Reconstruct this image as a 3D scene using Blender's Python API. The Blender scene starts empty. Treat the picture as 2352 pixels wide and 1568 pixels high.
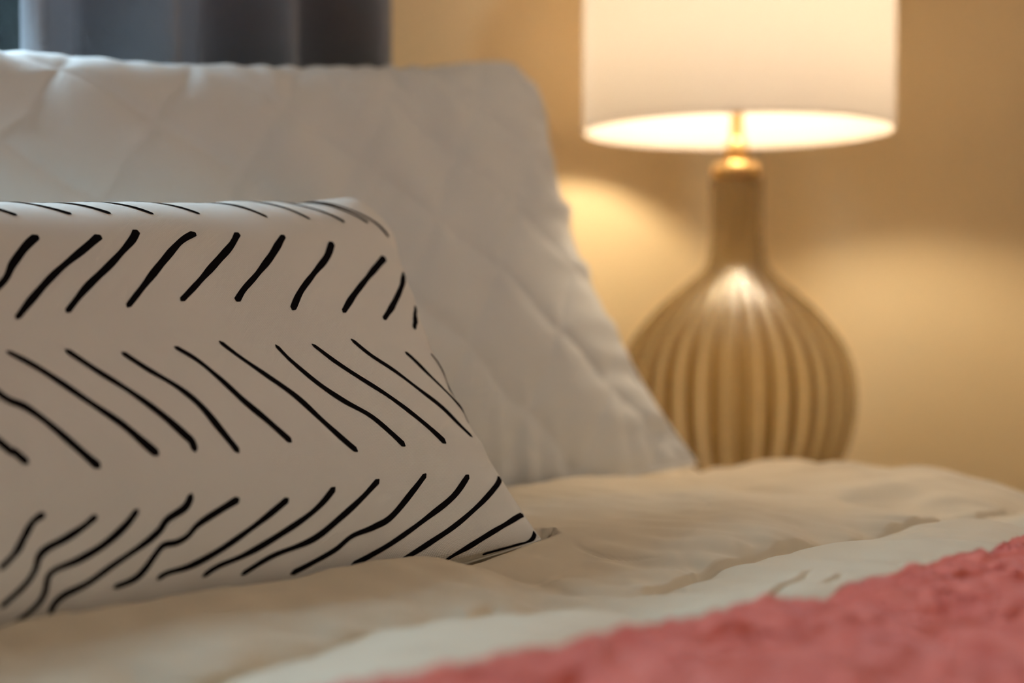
import bpy, bmesh, math
import numpy as np
from mathutils import Matrix

# ---------------------------------------------------------------- camera, sky, exposure
# world axes: X along the bed's width (towards the right wall), Y towards the head wall, Z up
scene = bpy.context.scene
BED_Z = 0.600
cam_data = bpy.data.cameras.new('camera')
cam = bpy.data.objects.new('camera', cam_data)
scene.collection.objects.link(cam)
cam.location = (0.0, 0.0, 0.753)
cam.rotation_euler = (math.radians(90) - math.atan(94 / 3267.0), 0.0, math.radians(-45))
cam_data.sensor_width = 36.0
cam_data.lens = 3267.0 / 2352.0 * 36.0
cam_data.clip_start = 0.02
cam_data.dof.use_dof = True
cam_data.dof.focus_distance = 0.89
cam_data.dof.aperture_fstop = 2.75
cam_data.dof.aperture_blades = 0
scene.camera = cam
cy = scene.cycles
cy.max_bounces = 6; cy.diffuse_bounces = 3; cy.glossy_bounces = 3; cy.transmission_bounces = 6; cy.transparent_max_bounces = 8
cy.caustics_reflective = False
cy.use_adaptive_sampling = True
cy.adaptive_threshold = 0.10
cy.adaptive_min_samples = 16
cy.use_light_tree = False

SKY = (0.62, 0.80, 1.0)
SKY_STRENGTH = 29.0
world = bpy.data.worlds.new('sky')
scene.world = world
world.use_nodes = True
bg = world.node_tree.nodes['Background']
bg.inputs['Color'].default_value = (*SKY, 1)
bg.inputs['Strength'].default_value = SKY_STRENGTH

portal_data = bpy.data.lights.new('window_portal', 'AREA')
portal_data.shape = 'RECTANGLE'
portal_data.size, portal_data.size_y = 1.25, 0.54
portal_data.cycles.is_portal = True
portal = bpy.data.objects.new('window_portal', portal_data)
portal.location = (0.225, 1.40, 1.11)
portal.rotation_euler = (math.radians(-90), 0, 0)
scene.collection.objects.link(portal)

LAMP_WATTS = 78.0
BULB_RGB = (1.0, 0.80, 0.55)
FILL_STRENGTH = 25.0  # for the added fill light at the ceiling
FILL_RGB = (1.0, 0.98, 0.94)
vs = scene.view_settings
vs.view_transform = 'Standard'
vs.look = 'None'
vs.exposure = 0.0
vs.gamma = 1.0
vs.use_curve_mapping = False

# ---------------------------------------------------------------- helpers
def link(o, parent=None):
    scene.collection.objects.link(o)
    if parent is not None:
        o.parent = parent
    return o

def tag(o, label=None, category=None, group=None, kind=None):
    for k, v in (('label', label), ('category', category), ('group', group), ('kind', kind)):
        if v:
            o[k] = v
    return o

def empty(name, loc=(0, 0, 0), parent=None):
    o = bpy.data.objects.new(name, None)
    o.empty_display_size = 0.1
    o.location = loc
    return link(o, parent)

def place(o, parent):
    """parent o while its mesh stays in world coordinates"""
    o.parent = parent
    if parent is not None:
        def world_of(q):
            return q.matrix_basis.copy() if q.parent is None else world_of(q.parent) @ q.matrix_parent_inverse @ q.matrix_basis
        pm = world_of(parent)
        o.matrix_parent_inverse = pm.inverted()
    return o

def mesh_np(name, verts, faces, mat, parent=None, smooth=True, uv=None):
    verts = np.asarray(verts, dtype=np.float32).reshape(-1, 3)
    faces = np.asarray(faces, dtype=np.int32)
    k = faces.shape[1]
    me = bpy.data.meshes.new(name)
    me.vertices.add(len(verts)); me.vertices.foreach_set('co', verts.ravel())
    me.loops.add(faces.size); me.loops.foreach_set('vertex_index', faces.ravel())
    me.polygons.add(len(faces))
    me.polygons.foreach_set('loop_start', np.arange(0, faces.size, k, dtype=np.int32))
    me.polygons.foreach_set('loop_total', np.full(len(faces), k, dtype=np.int32))
    me.update(calc_edges=True)
    me.polygons.foreach_set('use_smooth', np.full(len(faces), smooth, dtype=bool))
    if uv is not None:
        l = me.uv_layers.new(name='cloth')
        l.data.foreach_set('uv', np.asarray(uv, dtype=np.float32).reshape(-1, 2)[faces.ravel()].ravel())
    me.validate()
    if mat: me.materials.append(mat)
    o = bpy.data.objects.new(name, me)
    scene.collection.objects.link(o)
    if parent is not None: place(o, parent)
    return o

def grid_faces(nr, nc, off=0, flip=False, wrap=False):
    r = np.arange(nr - 1)[:, None]; c = np.arange(nc if wrap else nc - 1)[None, :]
    c2 = (c + 1) % nc
    a = r * nc + c; b = r * nc + c2; d = (r + 1) * nc + c; e = (r + 1) * nc + c2
    q = np.stack([a, b, e, d], -1).reshape(-1, 4)
    if flip: q = q[:, ::-1]
    return q + off

def bm_obj(name, bm, mat, parent=None, smooth=False):
    bmesh.ops.recalc_face_normals(bm, faces=bm.faces[:])
    me = bpy.data.meshes.new(name)
    bm.to_mesh(me); bm.free()
    for p in me.polygons: p.use_smooth = smooth
    if mat: me.materials.append(mat)
    o = bpy.data.objects.new(name, me)
    scene.collection.objects.link(o)
    if parent is not None: place(o, parent)
    return o

def add_box(bm, lo, hi, bevel=0.0):
    r = bmesh.ops.create_cube(bm, size=1.0)
    vs_ = r['verts']
    for v in vs_:
        v.co = [lo[i] + (v.co[i] + 0.5) * (hi[i] - lo[i]) for i in range(3)]
    if bevel:
        es = list({e for v in vs_ for e in v.link_edges})
        bmesh.ops.bevel(bm, geom=es, offset=bevel, segments=3, affect='EDGES', profile=0.5)

def box(name, lo, hi, mat, parent=None, bevel=0.0):
    bm = bmesh.new(); add_box(bm, lo, hi, bevel)
    return bm_obj(name, bm, mat, parent)

def lathe(name, prof, mat, parent=None, n=64, centre=(0, 0), rib=None, closed=False):
    prof = np.array(prof, float)
    th = np.linspace(0, 2 * np.pi, n, endpoint=False)
    r = prof[:, 0][:, None] * np.ones(n)[None]
    if rib is not None: r = rib(r, th[None, :], prof[:, 1][:, None])
    V = np.stack([centre[0] + r * np.cos(th), centre[1] + r * np.sin(th), np.repeat(prof[:, 1][:, None], n, 1)], -1)
    uv = np.stack(np.broadcast_arrays((th / (2 * np.pi))[None, :], np.linspace(0, 1, len(prof))[:, None]), -1)
    return mesh_np(name, V.reshape(-1, 3), grid_faces(len(prof), n, wrap=True), mat, parent, uv=uv)

# --- materials
def new_mat(name):
    m = bpy.data.materials.new(name); m.use_nodes = True
    nt = m.node_tree
    for n in list(nt.nodes): nt.nodes.remove(n)
    return m, nt

def principled(name, col, rough=0.8, noise=0.0, scale=30.0, bump=0.0, bump_scale=200.0, sheen=0.0, metallic=0.0,
               col2=None, coords='Object', **kw):
    m, nt = new_mat(name); N, L = nt.nodes, nt.links
    out = N.new('ShaderNodeOutputMaterial'); b = N.new('ShaderNodeBsdfPrincipled')
    L.new(b.outputs[0], out.inputs[0])
    b.inputs['Base Color'].default_value = (*col, 1)
    b.inputs['Roughness'].default_value = rough
    b.inputs['Metallic'].default_value = metallic
    if sheen:
        b.inputs['Sheen Weight'].default_value = sheen
        b.inputs['Sheen Roughness'].default_value = 0.5
    for k, v in kw.items():
        b.inputs[k].default_value = v
    tc = N.new('ShaderNodeTexCoord')
    if noise or col2:
        t = N.new('ShaderNodeTexNoise'); t.inputs['Scale'].default_value = scale; t.inputs['Detail'].default_value = 5
        L.new(tc.outputs[coords], t.inputs['Vector'])
        r = N.new('ShaderNodeMix'); r.data_type = 'RGBA'
        c2 = col2 or tuple(max(0, c * (1 - noise)) for c in col)
        r.inputs['A'].default_value = (*col, 1); r.inputs['B'].default_value = (*c2, 1)
        L.new(t.outputs['Fac'], r.inputs['Factor']); L.new(r.outputs['Result'], b.inputs['Base Color'])
    if bump:
        t2 = N.new('ShaderNodeTexNoise'); t2.inputs['Scale'].default_value = bump_scale; t2.inputs['Detail'].default_value = 3
        L.new(tc.outputs[coords], t2.inputs['Vector'])
        bp = N.new('ShaderNodeBump'); bp.inputs['Strength'].default_value = bump; bp.inputs['Distance'].default_value = 0.001
        L.new(t2.outputs['Fac'], bp.inputs['Height']); L.new(bp.outputs[0], b.inputs['Normal'])
    return m

def weave_mat(name, col, pitch, depth=0.35, dist=0.0004, rough=0.9, tint=0.06):
    """plain-weave cloth: crossing threads from the cloth's own UV in metres"""
    m, nt = new_mat(name); N, L = nt.nodes, nt.links
    out = N.new('ShaderNodeOutputMaterial'); b = N.new('ShaderNodeBsdfPrincipled'); L.new(b.outputs[0], out.inputs[0])
    b.inputs['Roughness'].default_value = rough
    b.inputs['Sheen Weight'].default_value = 0.15
    uv = N.new('ShaderNodeUVMap'); uv.uv_map = 'cloth'
    sep = N.new('ShaderNodeSeparateXYZ'); L.new(uv.outputs[0], sep.inputs[0])
    def m_(op, a, bb=None):
        n = N.new('ShaderNodeMath'); n.operation = op
        for i, x in enumerate((a, bb)):
            if x is None: continue
            if isinstance(x, (int, float)): n.inputs[i].default_value = x
            else: L.new(x, n.inputs[i])
        return n.outputs[0]
    k = 2 * math.pi / pitch
    sx = m_('SINE', m_('MULTIPLY', sep.outputs[0], k)); sy = m_('SINE', m_('MULTIPLY', sep.outputs[1], k))
    h = m_('MULTIPLY', sx, sy)
    h = m_('ADD', h, m_('MULTIPLY', m_('SINE', m_('MULTIPLY', sep.outputs[1], 2 * k)), 0.5))
    mix = N.new('ShaderNodeMix'); mix.data_type = 'RGBA'
    mr = N.new('ShaderNodeMapRange'); mr.inputs['From Min'].default_value = -1.5; mr.inputs['From Max'].default_value = 1.5
    L.new(h, mr.inputs['Value']); L.new(mr.outputs[0], mix.inputs['Factor'])
    mix.inputs['A'].default_value = (*[c * (1 - tint) for c in col], 1); mix.inputs['B'].default_value = (*[min(1, c * (1 + tint)) for c in col], 1)
    L.new(mix.outputs['Result'], b.inputs['Base Color'])
    bp = N.new('ShaderNodeBump'); bp.inputs['Strength'].default_value = depth; bp.inputs['Distance'].default_value = dist
    L.new(h, bp.inputs['Height']); L.new(bp.outputs[0], b.inputs['Normal'])
    return m

WALL = principled('wall_paint', (0.88, 0.70, 0.43), 0.7, noise=0.04, scale=3, bump=0.15, bump_scale=180)
CEIL = principled('ceiling_paint', (0.82, 0.80, 0.76), 0.9, noise=0.03, scale=4)
FLOOR = principled('carpet', (0.45, 0.40, 0.34), 0.95, noise=0.25, scale=120, bump=0.6, bump_scale=400)
TRIM = principled('white_trim_paint', (0.78, 0.78, 0.76), 0.45, noise=0.02, scale=8)
PILLOW_WHITE = weave_mat('white_cotton_cover', (0.76, 0.75, 0.73), 0.0006, 0.15, 0.0002, tint=0.02)
CANVAS = weave_mat('white_canvas', (0.84, 0.80, 0.745), 0.0013, 0.45, 0.0003, tint=0.10)
def ink_mat():
    m, nt = new_mat('black_print_ink'); N, L = nt.nodes, nt.links
    out = N.new('ShaderNodeOutputMaterial'); d = N.new('ShaderNodeBsdfDiffuse')
    tc = N.new('ShaderNodeTexCoord'); w = N.new('ShaderNodeTexNoise'); w.inputs['Scale'].default_value = 900
    L.new(tc.outputs['Object'], w.inputs['Vector'])
    r = N.new('ShaderNodeMix'); r.data_type = 'RGBA'
    r.inputs['A'].default_value = (0.004, 0.0035, 0.004, 1); r.inputs['B'].default_value = (0.012, 0.010, 0.011, 1)
    L.new(w.outputs['Fac'], r.inputs['Factor']); L.new(r.outputs['Result'], d.inputs['Color']); L.new(d.outputs[0], out.inputs[0])
    return m
INK = ink_mat()
BEIGE = weave_mat('beige_microfibre', (0.70, 0.59, 0.44), 0.0005, 0.12, 0.0002, rough=0.75, tint=0.02)
CORAL = principled('coral_plush', (0.90, 0.235, 0.165), 0.95, col2=(0.68, 0.10, 0.065), scale=42, bump=0.5, bump_scale=700, sheen=0.6)
CORAL.node_tree.nodes['Principled BSDF'].inputs['Sheen Tint'].default_value = (1.0, 0.62, 0.62, 1)
WOOD = principled('dark_wood', (0.10, 0.055, 0.03), 0.4, noise=0.5, scale=14)
BRASS = principled('brushed_brass', (0.80, 0.55, 0.24), 0.28, metallic=1.0, noise=0.08, scale=60)
FRAME = principled('grey_window_frame', (0.035, 0.045, 0.055), 0.6, noise=0.05, scale=20)
MATTRESS = principled('mattress_ticking', (0.75, 0.74, 0.72), 0.9, noise=0.05, scale=50)
UPHOLSTERY = principled('headboard_linen', (0.42, 0.38, 0.33), 0.9, noise=0.15, scale=200)
LEAF = principled('added_hedge_leaves', (0.0048, 0.0072, 0.0075), 0.9, noise=0.4, scale=9, **{'Specular IOR Level': 0.0})

def curtain_mat():
    m, nt = new_mat('charcoal_curtain'); N, L = nt.nodes, nt.links
    out = N.new('ShaderNodeOutputMaterial'); d = N.new('ShaderNodeBsdfDiffuse'); t = N.new('ShaderNodeBsdfTranslucent')
    mx = N.new('ShaderNodeMixShader'); mx.inputs[0].default_value = 0.22
    tc = N.new('ShaderNodeTexCoord'); w = N.new('ShaderNodeTexNoise'); w.inputs['Scale'].default_value = 300
    L.new(tc.outputs['Object'], w.inputs['Vector'])
    r = N.new('ShaderNodeMix'); r.data_type = 'RGBA'
    r.inputs['A'].default_value = (0.30, 0.31, 0.34, 1); r.inputs['B'].default_value = (0.38, 0.39, 0.42, 1)
    L.new(w.outputs['Fac'], r.inputs['Factor'])
    L.new(r.outputs['Result'], d.inputs['Color']); L.new(r.outputs['Result'], t.inputs['Color'])
    L.new(d.outputs[0], mx.inputs[1]); L.new(t.outputs[0], mx.inputs[2]); L.new(mx.outputs[0], out.inputs[0])
    return m
CURTAIN = curtain_mat()

def shade_mat():
    m, nt = new_mat('linen_lamp_shade'); N, L = nt.nodes, nt.links
    out = N.new('ShaderNodeOutputMaterial'); d = N.new('ShaderNodeBsdfDiffuse'); t = N.new('ShaderNodeBsdfTranslucent')
    mx = N.new('ShaderNodeMixShader'); mx.inputs[0].default_value = 0.24
    tc = N.new('ShaderNodeTexCoord'); w = N.new('ShaderNodeTexNoise'); w.inputs['Scale'].default_value = 250
    L.new(tc.outputs['Object'], w.inputs['Vector'])
    r = N.new('ShaderNodeMix'); r.data_type = 'RGBA'
    r.inputs['A'].default_value = (0.66, 0.60, 0.55, 1); r.inputs['B'].default_value = (0.62, 0.55, 0.49, 1)
    L.new(w.outputs['Fac'], r.inputs['Factor'])
    L.new(r.outputs['Result'], d.inputs['Color']); L.new(r.outputs['Result'], t.inputs['Color'])
    L.new(d.outputs[0], mx.inputs[1]); L.new(t.outputs[0], mx.inputs[2]); L.new(mx.outputs[0], out.inputs[0])
    return m
SHADE = shade_mat()

def glass_mat(name, col, rough, ior):
    m, nt = new_mat(name); N, L = nt.nodes, nt.links
    out = N.new('ShaderNodeOutputMaterial'); g = N.new('ShaderNodeBsdfGlass')
    g.inputs['Color'].default_value = (*col, 1); g.inputs['Roughness'].default_value = rough; g.inputs['IOR'].default_value = ior
    L.new(g.outputs[0], out.inputs[0]); return m
def striped_glass():
    m, nt = new_mat('banded_smoky_glass'); N, L = nt.nodes, nt.links
    out = N.new('ShaderNodeOutputMaterial'); g = N.new('ShaderNodeBsdfGlass')
    g.inputs['Roughness'].default_value = 0.38; g.inputs['IOR'].default_value = 1.45
    uv = N.new('ShaderNodeUVMap'); uv.uv_map = 'cloth'
    sep = N.new('ShaderNodeSeparateXYZ'); L.new(uv.outputs[0], sep.inputs[0])
    def m_(op, a, b):
        n = N.new('ShaderNodeMath'); n.operation = op; L.new(a, n.inputs[0]); n.inputs[1].default_value = b; return n.outputs[0]
    w = N.new('ShaderNodeMath'); w.operation = 'SINE'; L.new(m_('MULTIPLY', sep.outputs[0], 30 * 2 * math.pi), w.inputs[0])
    mr = N.new('ShaderNodeMapRange'); mr.inputs['From Min'].default_value = -0.15; mr.inputs['From Max'].default_value = 0.55
    L.new(w.outputs[0], mr.inputs['Value'])
    mx = N.new('ShaderNodeMix'); mx.data_type = 'RGBA'
    mx.inputs['A'].default_value = (1.0, 0.99, 0.97, 1); mx.inputs['B'].default_value = (0.72, 0.66, 0.52, 1)
    L.new(mr.outputs[0], mx.inputs['Factor']); L.new(mx.outputs['Result'], g.inputs['Color'])
    tr = N.new('ShaderNodeBsdfTransparent'); L.new(mx.outputs['Result'], tr.inputs['Color'])
    ms = N.new('ShaderNodeMixShader'); ms.inputs[0].default_value = 0.16
    L.new(tr.outputs[0], ms.inputs[1]); L.new(g.outputs[0], ms.inputs[2])
    L.new(ms.outputs[0], out.inputs[0]); return m
LAMP_GLASS = striped_glass()

def pane_mat():
    m, nt = new_mat('window_pane_glass'); N, L = nt.nodes, nt.links
    out = N.new('ShaderNodeOutputMaterial'); t = N.new('ShaderNodeBsdfTransparent'); g = N.new('ShaderNodeBsdfGlossy')
    t.inputs['Color'].default_value = (0.90, 0.95, 0.94, 1); g.inputs['Roughness'].default_value = 0.02
    mx = N.new('ShaderNodeMixShader'); mx.inputs[0].default_value = 0.06
    L.new(t.outputs[0], mx.inputs[1]); L.new(g.outputs[0], mx.inputs[2]); L.new(mx.outputs[0], out.inputs[0])
    return m
PANE = pane_mat()

def emit_mat(name, col, strength):
    m, nt = new_mat(name); N, L = nt.nodes, nt.links
    out = N.new('ShaderNodeOutputMaterial'); e = N.new('ShaderNodeEmission')
    e.inputs['Color'].default_value = (*col, 1); e.inputs['Strength'].default_value = strength
    L.new(e.outputs[0], out.inputs[0]); return m

# ---------------------------------------------------------------- the room
RX0, RX1, RY0, RY1, RZ = -1.7, 1.747, -2.6, 1.245, 2.5
T = 0.12
def struct(o): return tag(o, kind='structure')
struct(box('floor', (RX0 - T, RY0 - T, -0.05), (RX1 + T, RY1 + T, 0.0), FLOOR))
struct(box('ceiling', (RX0 - T, RY0 - T, RZ), (RX1 + T, RY1 + T, RZ + 0.05), CEIL))
struct(box('wall_right', (RX1, RY0 - T, 0), (RX1 + T, RY1 + T, RZ), WALL))
struct(box('wall_left', (RX0 - T, RY0 - T, 0), (RX0, RY1 + T, RZ), WALL))
struct(box('wall_back', (RX0, RY0 - T, 0), (RX1, RY0, RZ), WALL))
WX0, WX1, WZ0, WZ1 = -0.40, 0.85, 0.84, 1.38       # the window's opening in the head wall
bm = bmesh.new()
add_box(bm, (RX0, RY1, 0), (WX0, RY1 + T, RZ)); add_box(bm, (WX1, RY1, 0), (RX1, RY1 + T, RZ))
add_box(bm, (WX0, RY1, 0), (WX1, RY1 + T, WZ0)); add_box(bm, (WX0, RY1, WZ1), (WX1, RY1 + T, RZ))
struct(bm_obj('wall_head', bm, WALL))
struct(box('baseboard_right', (RX1 - 0.015, RY0, 0), (RX1, RY1 - 0.015, 0.11), TRIM, bevel=0.004))
struct(box('baseboard_head', (RX0, RY1 - 0.015, 0), (RX1, RY1, 0.11), TRIM, bevel=0.004))
win = struct(empty('window_1', (0.225, RY1 + 0.06, WZ0)))
fy0, fy1 = RY1 + 0.03, RY1 + 0.09
for lo, hi in (((WX0, fy0, WZ0), (WX0 + 0.05, fy1, WZ1)), ((WX1 - 0.05, fy0, WZ0), (WX1, fy1, WZ1)),
               ((WX0, fy0, WZ1 - 0.05), (WX1, fy1, WZ1)), ((WX0, fy0, WZ0), (WX1, fy1, WZ0 + 0.05))):
    box('window_frame', lo, hi, FRAME, win, 0.004)
box('mullion', (0.720, fy0, WZ0 + 0.05), (0.745, fy1, WZ1 - 0.05), FRAME, win, 0.003)
box('window_sill', (WX0 - 0.03, RY1 - 0.03, WZ0 - 0.03), (WX1 + 0.03, RY1 + 0.10, WZ0), TRIM, win, 0.005)
for a, b in ((WX0 + 0.05, 0.720), (0.745, WX1 - 0.05)):
    box('pane', (a, RY1 + 0.055, WZ0 + 0.05), (b, RY1 + 0.061, WZ1 - 0.05), PANE, win)

# added fill light, out of view: brightens the bed, pillows and walls
CLX, CLY = 1.25, -0.60
cl = empty('fill_light', (CLX, CLY, RZ))
tag(cl, 'added unseen fill light at the ceiling above the foot of the bed', 'fill light')
lathe('fill_light_base', [(0, RZ), (.21, RZ), (.215, RZ - .02), (.20, RZ - .03), (0, RZ - .03)], TRIM, cl, 48, (CLX, CLY))
lathe('fill_diffuser', [(.195, RZ - .031), (.19, RZ - .06), (.16, RZ - .085), (.09, RZ - .10), (.0005, RZ - .105)], emit_mat('lit_fill_diffuser', FILL_RGB, FILL_STRENGTH), cl, 24, (CLX, CLY))

# greenery added beyond the window to block the bright low sky
rs = np.random.RandomState(5)
nu, nz = 520, 90
hu = np.linspace(-4.0, 5.0, nu); hz = np.linspace(0, 1.0, nz)
H_TOP = 1.34
prof_y = 2.3 - 0.18 * np.sin(np.pi * np.clip(hz, 0, 1)) - 0.25 * (1 - hz)
V = np.zeros((nz, nu, 3))
V[..., 0] = hu[None]; V[..., 1] = prof_y[:, None] + rs.normal(0, .014, (nz, nu)) + .05 * np.sin(7 * hu)[None] * np.sin(9 * hz)[:, None] + .03 * np.sin(23 * hu[None] + 17 * hz[:, None]); V[..., 2] = (hz * H_TOP)[:, None] + rs.normal(0, .010, (nz, nu)) + .03 * (hz ** 3)[:, None] * np.sin(11 * hu + 2 * np.sin(29 * hu))[None]; V[0, :, 2] = 0
V2 = V[::-1].copy(); V2[..., 1] = 5.4 - V2[..., 1]
hv = np.concatenate([V, V2]).reshape(-1, 3)
tag(mesh_np('added_hedge', hv, grid_faces(2 * nz, nu), LEAF, smooth=False),
    'dark greenery added outside the window to hide the bright low sky', 'added_hedge')
struct(box('ground_outside', (-6, RY1 + T, -0.05), (7, 9, 0.0), FLOOR))

# ---------------------------------------------------------------- MATHS BEGIN
def waves(u, v, seed, freq, n=14, spread=0.45, aniso=(1.0, 1.0)):
    """smooth random relief: a sum of plane waves around one spatial frequency (cycles per metre)"""
    r = np.random.RandomState(seed); out = 0.0
    for _ in range(n):
        th = r.uniform(0, 2 * np.pi); f = freq * (1 + r.uniform(-spread, spread)); ph = r.uniform(0, 2 * np.pi)
        out = out + np.cos(2 * np.pi * f * (u * aniso[0] * np.cos(th) + v * aniso[1] * np.sin(th)) + ph)
    return out * math.sqrt(2.0 / n)

def smooth(x, a, b):
    k = np.clip((x - a) / (b - a), 0, 1); return k * k * (3 - 2 * k)

DECOR = {'round': 0.007, 'W': 0.52, 'H': 0.3161, 'ka': 0.0783, 'kb': 0.1299, 'kb2': -0.06, 'T': 0.055, 'p': 0.6035, 'm': 1.8, 'kr': 0.0, 'lean': 39.9521, 'yaw': -1.7728, 'u': 0.4186, 'v': 0.7565, 'z': 0.7204, 'bend': -0.02, 'belly': 0.0112, 'slope': -0.0038, 'tk0': -0.0218, 'tk1': -0.0188, 'tk2': -0.0081, 'tk3': -0.005, 'tk4': -0.0069, 'tk5': -0.0038, 'rk0': -0.0024, 'rk1': -0.0002, 'rk2': 0.0037, 'rk3': 0.0061, 'rk4': 0.0155, 'rk5': 0.0172, 'rk6': -0.0022, 'topk': [[-0.6, 0.35], [-0.15, 0.3], [0.2, 0.25], [0.5, 0.2], [0.75, 0.16], [1.0, 0.16]], 'rtk': [[-1, 0.16], [-0.75, 0.2], [-0.4, 0.3], [0, 0.3], [0.4, 0.3], [0.75, 0.2], [1, 0.16]], 'pb': 0.3401, 'mb': 2.1968, 'pu': 0.5, 'mu': 3.4}
QUILT = {'round': 0.014, 'W': 0.8, 'H': 0.4735, 'ka': 0.0942, 'kb': 0.1932, 'kb2': 0.0019, 'T': 0.0717, 'p': 0.65, 'm': 1.8, 'kr': 0.0003, 'lean': 28.6562, 'yaw': -1.8269, 'u': 0.6882, 'v': 0.968, 'z': 0.7915, 'bend': -0.012, 'belly': 0.0118, 'slope': 0.0121, 'tk0': -0.0194, 'tk1': -0.014, 'tk2': -0.0011, 'tk3': -0.0014, 'tk4': 0.004, 'tk5': 0.0019, 'rk0': 0.0079, 'rk1': 0.0009, 'rk2': -0.0022, 'rk3': -0.0049, 'rk4': 0.0044, 'rk5': 0.0116, 'rk6': -0.0151, 'topk': [[-0.6, 0.35], [-0.15, 0.3], [0.2, 0.25], [0.5, 0.2], [0.75, 0.16], [1.0, 0.16]], 'rtk': [[-1, 0.16], [-0.75, 0.2], [-0.4, 0.3], [0, 0.3], [0.4, 0.3], [0.75, 0.2], [1, 0.16]], 'pu': 0.5, 'mu': 3.0}
def pillow_base(s, t, side, P):
    W, H = P['W'], P['H']
    a = W / 2 * s * np.sqrt(1 - P['kr'] * t ** 2 / 2) * (1 - P['ka'] * (1 - t ** 2) * s ** 2)
    b = H / 2 * t * np.sqrt(1 - P['kr'] * s ** 2 / 2) * (1 - np.where(t > 0, P['kb'], P['kb2']) * (1 - s ** 2) * t ** 2)
    for k, (c, w) in enumerate(P['topk']):
        b = b + P['tk%d' % k] * np.exp(-((s - c) / w) ** 2) * np.clip(t, 0, 1) ** 2
    for k, (c, w) in enumerate(P['rtk']):
        a = a + P['rk%d' % k] * np.exp(-((t - c) / w) ** 2) * np.clip(s, 0, 1) ** 2
    cr = np.abs(s * t) ** 12 * (t > 0)          # soft upper corners
    a = a - np.sign(s) * P['round'] * cr; b = b - P['round'] * cr
    pt = np.where(t < 0, P.get('pb', P['p']), P['pu']); mt = np.where(t < 0, P.get('mb', P['m']), P['mu'])
    th = P['T'] * np.clip(1 - np.abs(s) ** P['m'], 0, 1) ** P['p'] * np.clip(1 - np.abs(t) ** mt, 0, 1) ** pt
    n = side * th + P['bend'] * (1 - s ** 2)
    if side > 0:
        n = n + P['belly'] * np.exp(-((t + .45) / .4) ** 2) * (1 - s ** 2) * (1 - t ** 2)
    return a, b, n

def pillow_place(a, b, n, s, P):
    le = math.radians(P['lean']); ya = math.radians(P['yaw'])
    y = b * math.sin(le) - n * math.cos(le); z = b * math.cos(le) + n * math.sin(le) + P['slope'] * s
    return np.stack([a * math.cos(ya) - y * math.sin(ya) + P['u'], a * math.sin(ya) + y * math.cos(ya) + P['v'], z + P['z']], -1)

def edge_ruffle(a, b, s, t, seed, wl, depth):
    """gathers that run in from a stitched edge"""
    r = 0.0
    e_t = np.exp(-(1 - np.abs(t)) / depth) * (1 - np.abs(s) ** 8); e_s = np.exp(-(1 - np.abs(s)) / depth) * (1 - np.abs(t) ** 8)
    r = r + e_t * waves(a, 0 * a, seed, 1 / wl, 6, .6) * smooth(1 - np.abs(t), 0, .02)
    r = r + e_s * waves(b, 0 * b, seed + 1, 1 / wl, 6, .6) * smooth(1 - np.abs(s), 0, .02)
    return r

def decor_surface(s, t, side=1):
    P = DECOR
    a, b, n = pillow_base(s, t, side, P)
    body = np.clip((1 - s ** 2) * (1 - t ** 2), 0, 1) ** .5
    n = n + side * (0.0009 * edge_ruffle(a, b, s, t, 31 + side, .05, .16) + 0.0010 * waves(a, b, 41 + side, 7, 10) * body)
    if side > 0:
        # shallow folds in the lower left half of the face
        c = a - (-.095) - .25 * (b + .07)
        n = n - 0.0016 * np.exp(-(c / .010) ** 2) * np.exp(-((t + .62) / .28) ** 2) * body
        c = a - (-.165) - .5 * (b + .10)
        n = n - 0.0024 * np.exp(-(c / .014) ** 2) * np.exp(-((t + .85) / .25) ** 2) * body
        c = a - (-.215) - .5 * (b + .10)
        n = n - 0.0024 * np.exp(-(c / .014) ** 2) * np.exp(-((t + .85) / .25) ** 2) * body
        c = a - .075 - .6 * (b + .13)
        n = n - 0.0012 * np.exp(-(c / .012) ** 2) * np.exp(-((t + .85) / .2) ** 2) * body
    return pillow_place(a, b, n, s, P)

Q0 = np.array([-.107, .089]); QE1 = np.array([.0592, -.0525]); QE2 = np.array([-.0635, -.0722])
QM = np.linalg.inv(np.stack([QE1, QE2], 1))
def quilt_surface(s, t, side=1):
    P = QUILT
    a, b, n = pillow_base(s, t, side, P)
    body = np.clip((1 - s ** 2) * (1 - t ** 2), 0, 1) ** .5
    i = QM[0, 0] * (a - Q0[0]) + QM[0, 1] * (b - Q0[1]); j = QM[1, 0] * (a - Q0[0]) + QM[1, 1] * (b - Q0[1])
    wob = .02 * waves(a, b, 7, 12, 8)
    di = np.abs((i + wob) - np.round(i + wob)); dj = np.abs((j + wob) - np.round(j + wob))
    d = np.minimum(di, dj) * .08
    puff = 1 - np.exp(-(d / .010))
    ed = smooth(1 - np.maximum(np.abs(s), np.abs(t)), 0, .06)
    n = n + side * (0.0036 * (puff - .8) * ed + 0.0034 * edge_ruffle(a, b, s, t, 51 + side, .045, .13)
                    + 0.0016 * waves(a, b, 61 + side, 9, 12) * body)
    return pillow_place(a, b, n, s, P)

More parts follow.
